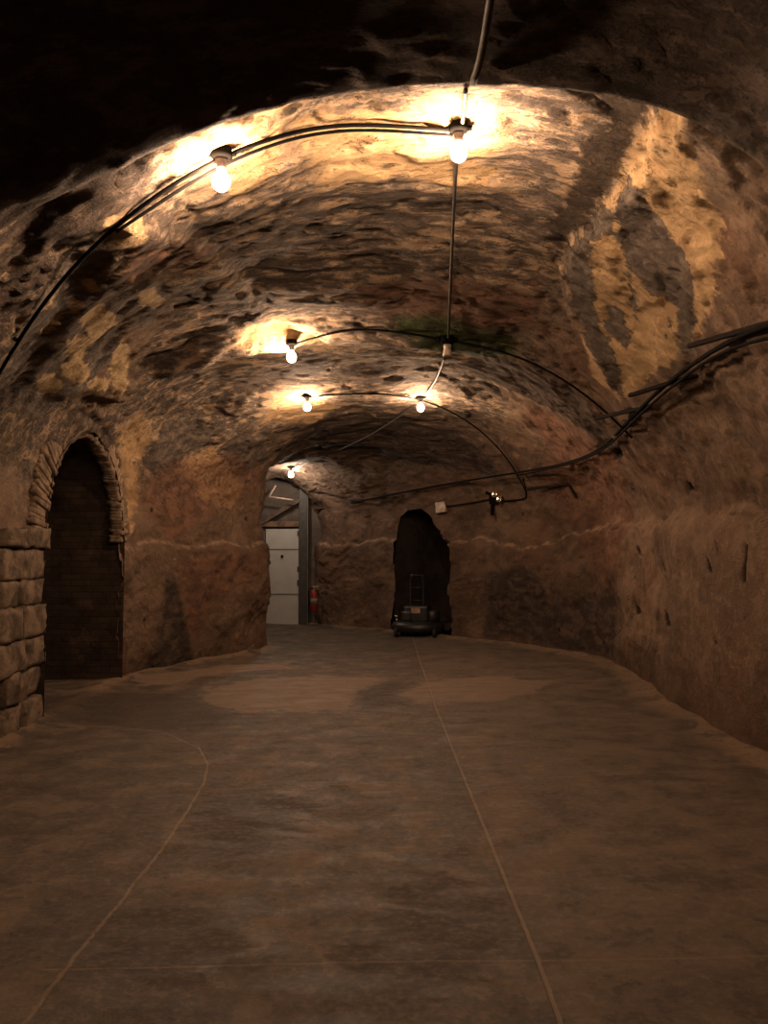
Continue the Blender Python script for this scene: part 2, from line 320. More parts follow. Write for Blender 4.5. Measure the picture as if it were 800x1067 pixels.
    hole = t.vor(v, 4.5); holes = t.math('MULTIPLY', t.math('MULTIPLY', t.ss(t.math('ADD', hole.outputs['Distance'], t.math('MULTIPLY', t.math('SUBTRACT', nD, .5), .5)), .17, .13), up), t.ss(nB, .5, .56))
    crack = t.math('MAXIMUM', crack, t.math('MULTIPLY', holes, .8))
    col = t.mix(t.math('MULTIPLY', crack, .8), col, (.045, .033, .025))
    # small dark pits
    pit = t.vor(t.map(v, (1, .55, .55)), 3.4)
    pits = t.math('MULTIPLY', t.ss(t.math('ADD', pit.outputs['Distance'], t.math('MULTIPLY', t.math('SUBTRACT', nD, .5), .12)), .07, .045), t.math('SUBTRACT', 1.0, ceil, clamp=True))
    col = t.mix(t.math('MULTIPLY', pits, .8), col, (.03, .02, .015))
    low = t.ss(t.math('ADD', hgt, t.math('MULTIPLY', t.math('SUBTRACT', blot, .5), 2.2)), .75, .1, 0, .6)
    dm = t.math('MAXIMUM', t.ss(t.math('ADD', back_dark, soft), .0, .6, 0, .62), low)  # darker toward the far end and toward the floor
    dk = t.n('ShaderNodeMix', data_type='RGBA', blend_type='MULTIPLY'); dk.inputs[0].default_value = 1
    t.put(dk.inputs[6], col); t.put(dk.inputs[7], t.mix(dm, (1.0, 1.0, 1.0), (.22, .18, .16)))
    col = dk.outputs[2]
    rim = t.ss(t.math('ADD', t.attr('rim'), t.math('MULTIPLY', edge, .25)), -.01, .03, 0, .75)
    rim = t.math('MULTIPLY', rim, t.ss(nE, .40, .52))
    col = t.mix(rim, col, (.24, .165, .11))  # lit top edge of the ledge, painted as a broken pale dusty line
    slot = t.ss(t.math('ADD', t.attr('slot'), t.math('MULTIPLY', edge, .08)), -.012, .008, 0, .92)
    col = t.mix(slot, col, (.02, .014, .011))
    h = t.math('ADD', t.math('MULTIPLY', nC, .55), t.math('MULTIPLY', nD, .42))
    h = t.math('ADD', h, t.math('MULTIPLY', nF, .14))
    h = t.math('ADD', h, t.math('MULTIPLY', gm, .09))
    h = t.math('ADD', h, t.math('MULTIPLY', flake, .12))
    h = t.math('SUBTRACT', h, t.math('MULTIPLY', t.math('MAXIMUM', pits, crack), .4))
    return t.out(col, .93, t.bump(h, .9, .10), .15)

def mat_floor():
    t = NT('worn_concrete_floor')
    v = t.obj()
    n1 = t.noise(v, .8, 7, .6, .5)
    n2 = t.noise(t.map(v, (1.5, 3.2, 1)), 1.8, 8, .65, .5)
    n3 = t.noise(v, 22, 7, .7)
    n4 = t.noise(v, 7, 8, .7, .6)
    n5 = t.noise(t.map(v, (1.2, 1, 1)), 2.6, 12, .74)
    e = t.math('ADD', t.math('MULTIPLY', t.math('SUBTRACT', n2, .5), .7), t.math('MULTIPLY', t.math('SUBTRACT', n5, .5), .6))
    mid = t.attr('slab_mid'); left = t.attr('slab_left'); pale = t.attr('dry'); wet = t.attr('damp'); sand = t.attr('sand')
    base = t.mix(t.ss(n2, .4, .64), (.068, .052, .040), (.10, .076, .056))
    midc = t.mix(t.ss(n2, .42, .62), (.050, .040, .032), (.080, .062, .047))
    col = t.mix(t.ss(mid, -.01, .01), base, midc)
    col = t.mix(t.ss(t.math('ADD', t.math('MULTIPLY', n1, .6), t.math('MULTIPLY', n4, .4)), .5, .6, 0, .5), col, (.085, .065, .048))
    col = t.mix(t.ss(t.math('ADD', sand, e), -.1, .12, 0, .9), col, t.mix(n4, (.14, .092, .056), (.21, .14, .085)))
    col = t.mix(t.ss(n5, .52, .56, 0, .75), col, t.mix(n4, (.088, .063, .045), (.14, .10, .07)))
    col = t.mix(t.ss(n5, .47, .43, 0, .6), col, (.036, .028, .023))
    col = t.mix(t.ss(t.math('ADD', wet, e), -.05, .08, 0, .75), col, (.034, .026, .021))
    col = t.mix(t.ss(t.math('ADD', pale, t.math('MULTIPLY', e, .9)), -.02, .03, 0, .8), col, t.mix(n4, (.135, .095, .069), (.175, .125, .09)))
    # joints between the slabs: pale dust packed in a crack
    def line(d, wd, jit=.02):
        a = t.math('ABSOLUTE', t.math('ADD', d, t.math('MULTIPLY', t.math('SUBTRACT', n4, .5), jit)))
        return t.ss(a, wd, wd * .35)
    jl = t.math('MAXIMUM', line(mid, .013), t.math('MAXIMUM', line(left, .014, .05), t.math('MULTIPLY', line(t.attr('cross'), .011, .03), .5)))
    jl = t.math('MULTIPLY', jl, t.ss(n4, .3, .5, .35, 1))
    col = t.mix(t.math('MULTIPLY', jl, .8), col, (.165, .12, .082))
    col = t.mix(t.ss(n3, .42, .75, 0, .4), col, t.mix(n4, (.08, .06, .045), (.3, .22, .15)))
    h = t.math('ADD', t.math('MULTIPLY', n4, .4), t.math('MULTIPLY', n3, .25))
    h = t.math('SUBTRACT', h, t.math('MULTIPLY', jl, .25))
    rough = t.ss(n2, .35, .7, .6, .9)
    return t.out(col, rough, t.bump(h, .5, .03), .25)

def mat_brick(name, c1, c2, mortar, sx=.24, sz=.075, axis='x'):
    t = NT(name); v = t.obj()
    sep = t.n('ShaderNodeSeparateXYZ'); t.put(sep.inputs[0], v)
    cmb = t.n('ShaderNodeCombineXYZ')
    t.put(cmb.inputs[0], t.math('ADD', sep.outputs['X'], sep.outputs['Y'])); t.put(cmb.inputs[1], sep.outputs['Z'])
    dist = t.noise(v, 3, 3); 
    b = t.n('ShaderNodeTexBrick'); t.put(b.inputs['Vector'], cmb.outputs[0])
    b.inputs['Scale'].default_value = 1; b.inputs['Brick Width'].default_value = sx; b.inputs['Row Height'].default_value = sz
    b.inputs['Mortar Size'].default_value = .009; b.inputs['Mortar Smooth'].default_value = .4
    b.inputs['Color1'].default_value = (*c1, 1); b.inputs['Color2'].default_value = (*c2, 1); b.inputs['Mortar'].default_value = (*mortar, 1)
    n = t.noise(v, 6, 8, .7)
    col = t.mix(t.ss(n, .45, .65, 0, .7), b.outputs['Color'], tuple(x * .45 for x in c1))
    col = t.mix(t.ss(t.noise(v, 2.3, 6, .7), .58, .68, 0, .7), col, tuple(min(1, x * 1.9) for x in c2))
    h = t.math('ADD', t.math('MULTIPLY', b.outputs['Fac'], -.6), t.math('MULTIPLY', n, .8))
    return t.out(col, .95, t.bump(h, .8, .02), .15)

def mat_stone(name, c1, c2, sc=5):
    t = NT(name); v = t.obj()
    n = t.noise(v, sc, 8, .68, .4); m = t.noise(v, sc * 5, 6, .7)
    col = t.mix(t.ss(n, .38, .62), c1, c2)
    col = t.mix(t.ss(m, .55, .75, 0, .5), col, tuple(x * .5 for x in c1))
    h = t.math('ADD', n, t.math('MULTIPLY', m, .35))
    return t.out(col, .94, t.bump(h, .8, .035), .15)

def mat_emit(name, col, e):
    m = bpy.data.materials.new(name); m.use_nodes = True
    N = m.node_tree.nodes; b = N['Principled BSDF']
    b.inputs['Base Color'].default_value = (.9, .85, .75, 1)
    b.inputs['Emission Color'].default_value = (*col, 1)
    b.inputs['Emission Strength'].default_value = e
    return m

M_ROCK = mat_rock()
M_FLOOR = mat_floor()
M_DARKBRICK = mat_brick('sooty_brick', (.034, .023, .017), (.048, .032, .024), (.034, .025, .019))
M_STONE = mat_stone('arch_stone', (.10, .07, .048), (.24, .17, .115), 7)
M_BLOCK = mat_stone('pier_stone', (.075, .055, .04), (.20, .145, .10), 5)
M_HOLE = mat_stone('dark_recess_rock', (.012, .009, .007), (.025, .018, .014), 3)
M_CABLE = simple('black_cable_rubber', (.008, .007, .006), .9, .06)
M_CONDUIT = simple('dull_galvanised_conduit', (.07, .06, .05), .6, .2, .5, .25, 20)
M_BLACK = simple('black_plastic', (.004, .0035, .003), .9, .03)
M_CREAM = simple('cream_porcelain', (.45, .33, .24), .35, .5)
M_BAKE = simple('dark_bulb_holder', (.03, .02, .016), .7, .1)
M_RUST = simple('rusted_iron', (.016, .011, .009), .85, .1, 0, .3, 30, .4)
M_BULB = mat_emit('lit_bulb_glass', BULB_COL, BULB_E)
M_BULB2 = mat_emit('lit_cooler_bulb_glass', (1.0, .78, .62), BULB_E * .6)

# ------------------------------------------------------------------ the cavern as one lofted rock shell
# key, Lx, Ly, Rx, Ry, crown fraction, crown z, springL, springR, pL, qL, pR, qR
SEC = [
 (-4.0, -3.5, -4.0, 3.1, -4.0, .56, 3.75, 1.6, 1.5, 2.4, 1.2, 2.6, 0.85),
 ( 1.5, -3.5,  1.5, 3.1,  1.5, .56, 3.80, 1.6, 1.5, 2.4, 1.2, 2.7, 0.85),
 ( 3.0, -3.5,  3.0, 3.08, 3.0, .57, 3.82, 1.6, 1.5, 2.4, 1.2, 2.8, 0.82),
 ( 3.45,-3.4,  3.45,3.06, 3.45,.57, 3.78, 1.5, 1.4, 2.2, 1.2, 2.9, 0.76),
 ( 3.8, -3.2,  3.8, 3.05, 3.8, .57, 3.71, 1.4, 1.4, 2.0, 1.25,3.0, 0.72),
 ( 3.9, -3.2,  3.9, 3.05, 3.9, .57, 3.70, 1.4, 1.4, 2.0, 1.25,3.0, 0.72),
 ( 4.06,-3.2,  4.06, 3.05, 4.1, .57, 3.93, 1.4, 1.5, 2.2, 1.0, 3.0, 0.80),
 ( 4.8, -3.2,  4.8, 3.05, 4.8, .57, 3.97, 1.4, 1.6, 2.3, 0.9, 3.0, 0.85),
 ( 6.3, -3.2,  6.3, 3.02, 6.3, .56, 3.98, 2.0, 1.8, 2.6, 1.3, 2.8, 1.0),
 ( 7.6, -3.2,  7.6, 3.0,  7.6, .54, 3.88, 2.3, 1.9, 3.0, 1.5, 2.6, 1.1),
 ( 8.5, -3.25, 8.5, 3.0,  8.5, .52, 3.75, 2.5, 1.9, 3.0, 1.6, 2.4, 1.2),
 ( 8.8, -3.25, 8.8, 3.0,  8.8, .52, 3.66, 2.5, 1.9, 3.0, 1.6, 2.3, 1.2),
 ( 9.1, -3.25, 9.1, 3.02, 9.1, .52, 3.72, 2.5, 1.9, 3.0, 1.6, 2.3, 1.2),
 (10.4, -3.25,10.4, 3.16,10.4, .52, 3.85, 2.5, 1.9, 3.0, 1.6, 2.2, 1.3),
 (11.2, -3.2, 11.0, 3.2, 11.2, .52, 3.80, 2.5, 1.9, 3.0, 1.6, 2.2, 1.3),
 (11.9, -2.85,11.9, 3.2, 11.9, .50, 3.62, 2.4, 1.8, 2.8, 1.6, 2.2, 1.4),
 (12.2, -2.70,12.2, 3.2, 12.2, .50, 3.60, 2.4, 1.8, 2.8, 1.6, 2.2, 1.4),
 (13.2, -2.22,13.2, 2.9, 13.2, .50, 3.60, 2.5, 1.8, 2.8, 1.7, 2.1, 1.4),
 (14.2, -1.88,14.0, 2.2, 14.35,.50, 3.50, 2.6, 2.0, 2.8, 1.7, 2.1, 1.5),
 (15.2, -1.95,14.4, 1.2, 15.5, .48, 3.34, 2.6, 2.0, 3.0, 1.8, 2.1, 1.6),
 (16.2, -2.4, 15.1, 0.0, 16.9, .45, 3.16, 2.4, 1.9, 2.8, 1.8, 2.0, 1.7),
 (17.2, -2.9, 16.2,-1.05,17.6, .45, 3.06, 2.2, 1.8, 2.8, 1.8, 2.0, 1.8),
 (18.0, -3.0, 18.1,-1.35,18.1, .50, 2.98, 1.8, 1.7, 2.1, 1.9, 2.0, 1.9),
]
SEC = np.array(SEC)
PERIM = 10.5
def smooth_interp(x, xp, fp):
    d = np.diff(fp) / np.diff(xp)
    m = np.zeros_like(fp); m[1:-1] = np.where(d[:-1] * d[1:] > 0, 2 * d[:-1] * d[1:] / (d[:-1] + d[1:] + 1e-12), 0)
    m[0] = d[0]; m[-1] = d[-1]
    i = np.clip(np.searchsorted(xp, x) - 1, 0, len(xp) - 2)
    h = xp[i + 1] - xp[i]; t = (x - xp[i]) / h
    return ((2*t**3-3*t**2+1) * fp[i] + (t**3-2*t**2+t) * h * m[i] + (-2*t**3+3*t**2) * fp[i+1] + (t**3-t**2) * h * m[i+1])

US = np.concatenate([np.arange(-4, 1.5, .09), np.arange(1.5, 3.7, .04), np.arange(3.7, 9.3, .0235), np.arange(9.3, 18.0, .032), [18.0]])
NV = 400
def ring(sec):
    _, lx, ly, rx, ry, cf, zc, zl, zr, pl, ql, pr, qr = sec
    L = np.array([lx, ly]); R = np.array([rx, ry])
    a = np.linspace(0, math.pi / 2, 140)
    wl = 1 - np.cos(a[::-1])                         # 1..0
    def side(p, q, zs):
        u = np.sin(a)                                # 0 crown .. 1 wall
        z = zs + (zc - zs) * np.clip(1 - u ** p, 0, 1) ** (1 / q)
        return u, z
    uL, zL = side(pl, ql, zl); uR, zR = side(pr, qr, zr)
    left_f = cf * (1 - uL); right_f = cf + (1 - cf) * uR
    f = np.concatenate([[0, 0], left_f[::-1], right_f[1:], [1, 1]])
    z = np.concatenate([[-.06, zl * .5], zL[::-1], zR[1:], [zr * .5, -.06]])
    P = np.stack([L[0] + (R[0] - L[0]) * f, L[1] + (R[1] - L[1]) * f, z], 1)
    # walls lean in slightly with height
    d = np.r_[0, np.cumsum(np.linalg.norm(np.diff(P, axis=0), axis=1))]
    k = np.linspace(0, d[-1], NV)
    return np.stack([np.interp(k, d, P[:, i]) for i in range(3)], 1)

par = np.stack([smooth_interp(US, SEC[:, 0], SEC[:, j]) for j in range(SEC.shape[1])], 1)
GRID = np.stack([ring(p) for p in par], 0)           # nu, NV, 3
NU = len(US)
TV = np.linspace(0, 1, NV)
UU, VVp = np.meshgrid(US, TV * PERIM, indexing='ij')

def sdf_poly(px, py, poly):
    """signed distance, positive inside"""
    P = np.asarray(poly, float); n = len(P)
    d = np.full(px.shape, 1e9); inside = np.zeros(px.shape, bool)
    for i in range(n):
        ax, ay = P[i]; bx, by = P[(i + 1) % n]
        ex, ey = bx - ax, by - ay
        wx, wy = px - ax, py - ay
        t = np.clip((wx * ex + wy * ey) / (ex * ex + ey * ey + 1e-12), 0, 1)
        d = np.minimum(d, (wx - ex * t) ** 2 + (wy - ey * t) ** 2)
        c = (ay > py) != (by > py)
        with np.errstate(divide='ignore', invalid='ignore'):
            inside ^= c & (px < (bx - ax) * (py - ay) / (by - ay + 1e-12) + ax)
    return np.where(inside, 1, -1) * np.sqrt(d)

def mask(name, U=UU, V=VVp):
    out = np.full(U.shape, -.6)
    for p in BAKED.get(name, []):
        out = np.maximum(out, np.clip(sdf_poly(U, V, p), -.6, .6))
    return out

# surface normals of the smooth loft (pointing to the inside)
gu = np.gradient(GRID, axis=0); gv = np.gradient(GRID, axis=1)
NRM = np.cross(gu, gv); NRM /= np.linalg.norm(NRM, axis=2, keepdims=True) + 1e-9
ctr = np.stack([(GRID[:, :1, 0] + GRID[:, -1:, 0]) / 2, (GRID[:, :1, 1] + GRID[:, -1:, 1]) / 2, np.full((NU, 1), 1.4)], 2)
if np.mean(np.sum(NRM * (ctr - GRID), 2)) < 0: NRM = -NRM
CEIL = np.clip((-NRM[:, :, 2] - .25) / .35, 0, 1)

def displacement():
    D = np.zeros((NU, NV))
    G = GRID.reshape(-1, 3); C = CEIL.reshape(-1); out = D.reshape(-1)
    T = np.tile(TV, NU)
    fr, rg = noise.fractal, noise.ridged_multi_fractal
    for i in range(len(G)):
        x, y, z = G[i]; c = C[i]
        a = fr((x * .55 + 3, y * .55, z * .7 + 7), 1, 2, 3) * .085
        b = 0.0
        if c > .02:
            q = fr((x * .75 + 9, y * 1.3, z * 1.6), .9, 2.1, 5) * 3.0
            k = math.floor(q); r = q - k; r = min(1.0, r * 4); r = r * r * (3 - 2 * r)
            b += c * ((k + r) * .026 + fr((x * 1.6, y * 2.6, z * 3.0), .8, 2.1, 4) * .022)
        if c < .98:
            if UU.flat[i] > 9.5:
                q = fr((x * 1.3 + 2, y * 1.3, z * 1.2), .9, 2.1, 5) * 2.6
                k = math.floor(q); r = min(1.0, (q - k) * 5); r = r * r * (3 - 2 * r)
                b += (1 - c) * (k + r) * .03
            b += (1 - c) * (fr((x * 2.0, y * 1.2, z * 1.5 + 5), .8, 2.1, 5) * .030)
        e = min(1.0, min(T[i], 1 - T[i]) * 30)
        out[i] = (a + b) * (.35 + .65 * e)
    return D
DSP = displacement()
# the underside of the low front vault is smoother than the broken rock behind the step
DSP *= np.where(UU < 4.0, .4, 1.0)
DSP = np.where(np.abs(UU - 4.0) < .35, (1 - np.exp(-((UU - 4.0) / .14) ** 2) * .5) * DSP, DSP)
# lower wall band stands slightly proud below a ragged ledge on the right and at the back
LED = np.where(UU < 12.5, 1.90, 1.90 - .26 * np.clip((UU - 12.5) / 1.2, 0, 1)) + .03 * np.sin(UU * 1.7) + .05 * np.sin(UU * 4.3 + 1)
LED = LED + .03 * np.sin(UU * 9.1 + 2) * np.sin(UU * 3.3) + .015 * np.sin(UU * 23)
RIGHT = VVp > PERIM * .5
below = 1 / (1 + np.exp(-(LED - GRID[:, :, 2]) / .013))
DSP += np.where(RIGHT & (UU > 3), below * .095, 0) + np.where(~RIGHT & (UU > 11.0), 1 / (1 + np.exp(-(1.62 + .04 * np.sin(UU * 5) - GRID[:, :, 2]) / .013)) * .05, 0)
# broken-off hollows and swellings (baked outlines)
_h = np.clip(mask('hollow') / .22, 0, 1)
DSP -= _h * _h * (3 - 2 * _h) * .15

DSP -= np.clip((mask('slot') + .01) / .03, 0, 1) * .05
_d = VVp - np.interp(UU, [3.95, 4.6, 4.8, 5.3, 6.4, 7.0, 7.5, 8.2], [6.44, 6.40, 6.52, 6.46, 6.50, 6.62, 6.92, 7.58]) - .03 * np.sin(UU * 11) - .02 * np.sin(UU * 23)
_h = np.clip(_d / .09, 0, 1)
DSP += _h * _h * (3 - 2 * _h) * np.exp(-np.clip(_d, 0, 9) / 1.1) * .11 * np.clip((UU - 4.0) / .15, 0, 1) * np.clip((8.6 - UU) / .8, 0, 1)
_h = np.clip((mask('mass') + .02) / .16, 0, 1)
DSP += _h * _h * (3 - 2 * _h) * .07
PTS = GRID + NRM * DSP[:, :, None]

# ------------------------------------------------------------------ mesh of the shell, with the arch and niche openings
ARCH_Y, ARCH_R, ARCH_SZ, ARCH_RZ = 9.52, 1.20, 1.66, 1.14
def arch_in(y, z, grow=0.0):
    r = ARCH_R + grow
    return (np.abs(y - ARCH_Y) < r) & (z < ARCH_SZ + (ARCH_RZ + grow) * np.sqrt(np.clip(1 - ((y - ARCH_Y) / r) ** 2, 0, 1)))
def arch_outline(grow=0.0, n=28):
    r = ARCH_R + grow; rz = ARCH_RZ + grow
    P = [(ARCH_Y - r, -1.0)]
    P += [(ARCH_Y - r * math.cos(math.pi * i / n), ARCH_SZ + rz * math.sin(math.pi * i / n)) for i in range(n + 1)]
    return P + [(ARCH_Y + r, -1.0)]
_sel = (PTS[:, :, 0] < -2.2) & (UU < 12) & (VVp < PERIM * .5)
_o = arch_outline(.035)
_f = lambda y, z: sdf_poly(y, z, _o)
_y, _z = PTS[:, :, 1], PTS[:, :, 2]
sdA = np.where(_sel, _f(_y, _z), -9)
_near = np.abs(sdA) < .022
_gy = (_f(_y + .002, _z) - _f(_y - .002, _z)) / .004; _gz = (_f(_y, _z + .002) - _f(_y, _z - .002)) / .004
PTS[:, :, 1] -= np.where(_near, sdA * _gy, 0); PTS[:, :, 2] -= np.where(_near, sdA * _gz, 0)
hole = sdA >= .022
sdN = mask('niche')
if BAKED.get('niche'):
    _U = np.gradient(US)[:, None]; _V = PERIM / (NV - 1)
    gU = np.gradient(sdN, axis=0) / _U; gV = np.gradient(sdN, axis=1) / _V
    TUv = np.gradient(PTS, axis=0) / _U[:, :, None]; TVv = np.gradient(PTS, axis=1) / _V
    _near = np.abs(sdN) < .022
    PTS = PTS - np.where(_near, sdN, 0)[:, :, None] * (gU[:, :, None] * TUv + gV[:, :, None] * TVv)
niche = sdN >= .022
_lo = (PTS[:, :, 2] < .9) & (VVp > PERIM * .6)
for _i in np.where(niche.any(1))[0]:
    _r = np.where(niche[_i] & (PTS[_i, :, 2] < 1.2))[0]
    if len(_r): niche[_i] |= _lo[_i]

def grid_mesh(name, P, keep=None, attrs=None, flip=False):
    nu, nv = P.shape[:2]
    idx = np.arange(nu * nv).reshape(nu, nv)
    q = np.stack([idx[:-1, :-1], idx[1:, :-1], idx[1:, 1:], idx[:-1, 1:]], 2)
    if flip: q = q[:, :, ::-1]
    q = q.reshape(-1, 4)
    if keep is not None: q = q[keep.reshape(-1)]
    me = bpy.data.meshes.new(name)
    me.vertices.add(nu * nv); me.vertices.foreach_set('co', P.reshape(-1).astype(np.float32))
    me.loops.add(len(q) * 4); me.loops.foreach_set('vertex_index', q.reshape(-1).astype(np.int32))
    me.polygons.add(len(q)); me.polygons.foreach_set('loop_start', np.arange(0, len(q) * 4, 4, dtype=np.int32))
    me.polygons.foreach_set('loop_total', np.full(len(q), 4, dtype=np.int32))
    me.polygons.foreach_set('use_smooth', np.ones(len(q), bool))
    for k, v in (attrs or {}).items():
        a = me.attributes.new(k, 'FLOAT', 'POINT'); a.data.foreach_set('value', v.reshape(-1).astype(np.float32))
    me.update(calc_edges=True)
    return me, q

hv = hole | niche
keep = ~(hv[:-1, :-1] | hv[1:, :-1] | hv[1:, 1:] | hv[:-1, 1:])
Z = PTS[:, :, 2]
BACK_DARK = np.where(VVp > PERIM * .5, np.clip((UU - 10.0) / 3.5, 0, 1), np.clip((UU - 9.0) / 4.0, 0, .75)) * .8 - .1  # rock darkens gradually toward the far end
BACK_DARK = BACK_DARK * (1 - .6 * np.exp(-((UU - 11.8) / 1.0) ** 2) * CEIL)  # less darkening on the ceiling around the farther bulb row
ATT = {'ceil': CEIL, 'hgt': Z, 'back_dark': BACK_DARK}
FLK = np.clip((PERIM * .67 - VVp) / .5, 0, 1)
FLK = np.where(UU > 10, FLK * (1 - .5 * np.clip((UU - 12) / 2, 0, 1)), FLK)
FLK = FLK * (1 - .75 * np.clip(mask('scar_zone') / .15 + .3, 0, 1))
ATT['flk'] = FLK
for k in ('soot_shade', 'pale', 'grey', 'green', 'red', 'painted_shade'):
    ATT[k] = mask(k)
ATT['scar'] = mask('scar'); ATT['slot'] = mask('slot')
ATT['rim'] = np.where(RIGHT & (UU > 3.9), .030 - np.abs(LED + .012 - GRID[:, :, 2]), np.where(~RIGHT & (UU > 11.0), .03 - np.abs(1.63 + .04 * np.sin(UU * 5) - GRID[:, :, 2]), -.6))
# shade painted over the low vault in front of the step, beyond the bulbs' reach
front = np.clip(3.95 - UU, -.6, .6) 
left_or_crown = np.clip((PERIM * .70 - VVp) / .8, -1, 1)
ATT['soot_shade'] = np.maximum(ATT['soot_shade'], np.minimum(np.minimum(front, left_or_crown * .4), np.clip((Z - 2.3), -.6, .6)))

def split_shell():
    """left wall, ceiling and right wall are separate structure meshes sharing their border"""
    third = NV
    iL = int(NV * .30); iR = int(NV * .70)
    for name, a, b, kind in (('wall_left', 0, iL, 0), ('ceiling', iL, iR, 0), ('wall_right', iR, NV - 1, 0)):
        sl = slice(a, b + 1)
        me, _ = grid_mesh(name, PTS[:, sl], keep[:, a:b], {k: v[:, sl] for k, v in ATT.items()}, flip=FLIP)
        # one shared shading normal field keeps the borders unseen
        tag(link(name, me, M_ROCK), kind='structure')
FLIP = False
_c = np.cross(PTS[301, 200] - PTS[300, 200], PTS[300, 201] - PTS[300, 200])
FLIP = _c[2] > 0
split_shell()

def shell_bvh():
    vs_ = [Vector(p) for p in PTS.reshape(-1, 3)]
    idx = np.arange(NU * NV).reshape(NU, NV)
    q = np.stack([idx[:-1, :-1], idx[1:, :-1], idx[1:, 1:], idx[:-1, 1:]], 2).reshape(-1, 4)
    return BVHTree.FromPolygons(vs_, q.tolist()), q

# ------------------------------------------------------------------ floor
fx = np.arange(-7.0, 4.6, .033); fy = np.arange(-4.0, 19.2, .033)
FX, FY = np.meshgrid(fx, fy, indexing='ij')
base_l = PTS[:, 3, :2][::6]; base_r = PTS[:, -4, :2][::6]
room = np.concatenate([base_l, base_r[::-1]])
RD = sdf_poly(FX, FY, room)
FZ = np.zeros_like(FX)
FZ += .006 * np.sin(FX * 1.3 + 1) * np.sin(FY * .9) + .004 * np.sin(FX * 3.1 + FY * 2.3)
berm = np.clip(1 - np.abs(RD) / .30, 0, 1)
FZ += berm ** 1.6 * .04 * (1 + .2 * np.sin(FX * 5 + FY * 3.7) + .2 * np.sin(FY * 9.3) * np.sin(FX * 7.1))
ga = lambda k: mask(k, FX, FY)
jr = [tuple(p) for p in BAKED.get('f_jr', [[(.6, 0), (.6, 15)]])[0]]
mid_poly = [(jr[0][0] + .22, -5)] + jr + [(jr[-1][0] - .03, 18), (-9, 18), (-9, -5)]
cross = np.full(FX.shape, .6)
for seg in BAKED.get('f_cross', []):
    (xa, ya), (xb, yb) = seg
    d = FY - (ya + (yb - ya) * (FX - xa) / (xb - xa))
    d = np.where((FX < xa - .2), .6, d)
    cross = np.where(np.abs(d) < np.abs(cross), d, cross)
me, _ = grid_mesh('floor', np.stack([FX, FY, FZ], 2), None, {
    'slab_mid': np.clip(sdf_poly(FX, FY, mid_poly), -.6, .6), 'slab_left': ga('f_left'),
    'dry': ga('f_dry'), 'damp': ga('f_damp'), 'sand': np.clip(np.maximum(np.where(FX > 0, .20, .13) - np.abs(RD), np.where(FX < -3.1, .22 - np.abs(FY - ARCH_Y - ARCH_R), -1)) + .05 * np.sin(FY * 2.1), -.6, .6), 'cross': np.clip(cross, -.6, .6)})
me.polygons.foreach_get  # keep winding upward
tag(link('floor', me, M_FLOOR), kind='structure')
if me.polygons[0].normal.z < 0: me.flip_normals()

# ------------------------------------------------------------------ wall behind the viewer, wall that holds the door
def panel(name, pts, depth, mat):
    bm = bmesh.new()
    vs0 = [bm.verts.new(p) for p in pts]
    f = bm.faces.new(vs0)
    r = bmesh.ops.extrude_face_region(bm, geom=[f])
    bmesh.ops.translate(bm, verts=[g for g in r['geom'] if isinstance(g, bmesh.types.BMVert)], vec=depth)
    o = fin(name, bm, mat, smooth=False)
    return tag(o, kind='structure')
panel('wall_front', [(-3.6, -4.0, -.1), (3.6, -4.0, -.1), (3.6, -4.0, 4.2), (-3.6, -4.0, 4.2)], (0, -.3, 0), M_STONE)
panel('wall_back', [(-3.5, 18.0, -.1), (-1.0, 18.0, -.1), (-1.0, 18.0, 3.5), (-3.5, 18.0, 3.5)], (0, .3, 0),
      mat_stone('end_wall_plaster', (.05, .042, .035), (.08, .066, .055), 2))

# ------------------------------------------------------------------ niche recess
def lookup(u, v):
    iu = int(np.argmin(np.abs(US - u))); iv = int(round(v / PERIM * (NV - 1)))
    return PTS[iu, max(0, min(NV - 1, iv))]
if BAKED.get('niche'):
    poly = BAKED['niche'][0]
    P = [Vector(lookup(*p)) for p in poly]
    c = sum(P, Vector()) / len(P)
    # smooth outline, grown a little so that the rim overlaps the rock
    rim = catmull(P + [P[0]], .08)[:-1]
    ax = Vector((1, -1.15, 0)).normalized(); out = Vector((ax.y * -1, ax.x, 0))
    iu = int(np.argmin(np.abs(US - poly[2][0]))); nn = Vector(NRM[iu, int(poly[2][1] / PERIM * NV)]); out = Vector((-nn.x, -nn.y, 0)).normalized()
    bm = bmesh.new(); rings = []
    for k, (dist, sc) in enumerate([(.012, 1.035), (.14, 1.03), (.5, 1.0), (1.0, .98), (1.6, .92)]):
        rg = []
        for i, p in enumerate(rim):
            q = c + (p - c) * sc + out * dist
            q += Vector(noise.noise_vector(q * 1.7)) * .05 * (k > 0)
            q.z = max(q.z, -.05)
            rg.append(bm.verts.new(q))
        rings.append(rg)
    n = len(rim)
    for a, b in zip(rings, rings[1:]):
        for i in range(n): bm.faces.new((a[i], a[(i + 1) % n], b[(i + 1) % n], b[i]))
    bm.faces.new(rings[-1])
    tag(fin('wall_niche', bm, M_HOLE), kind='structure')

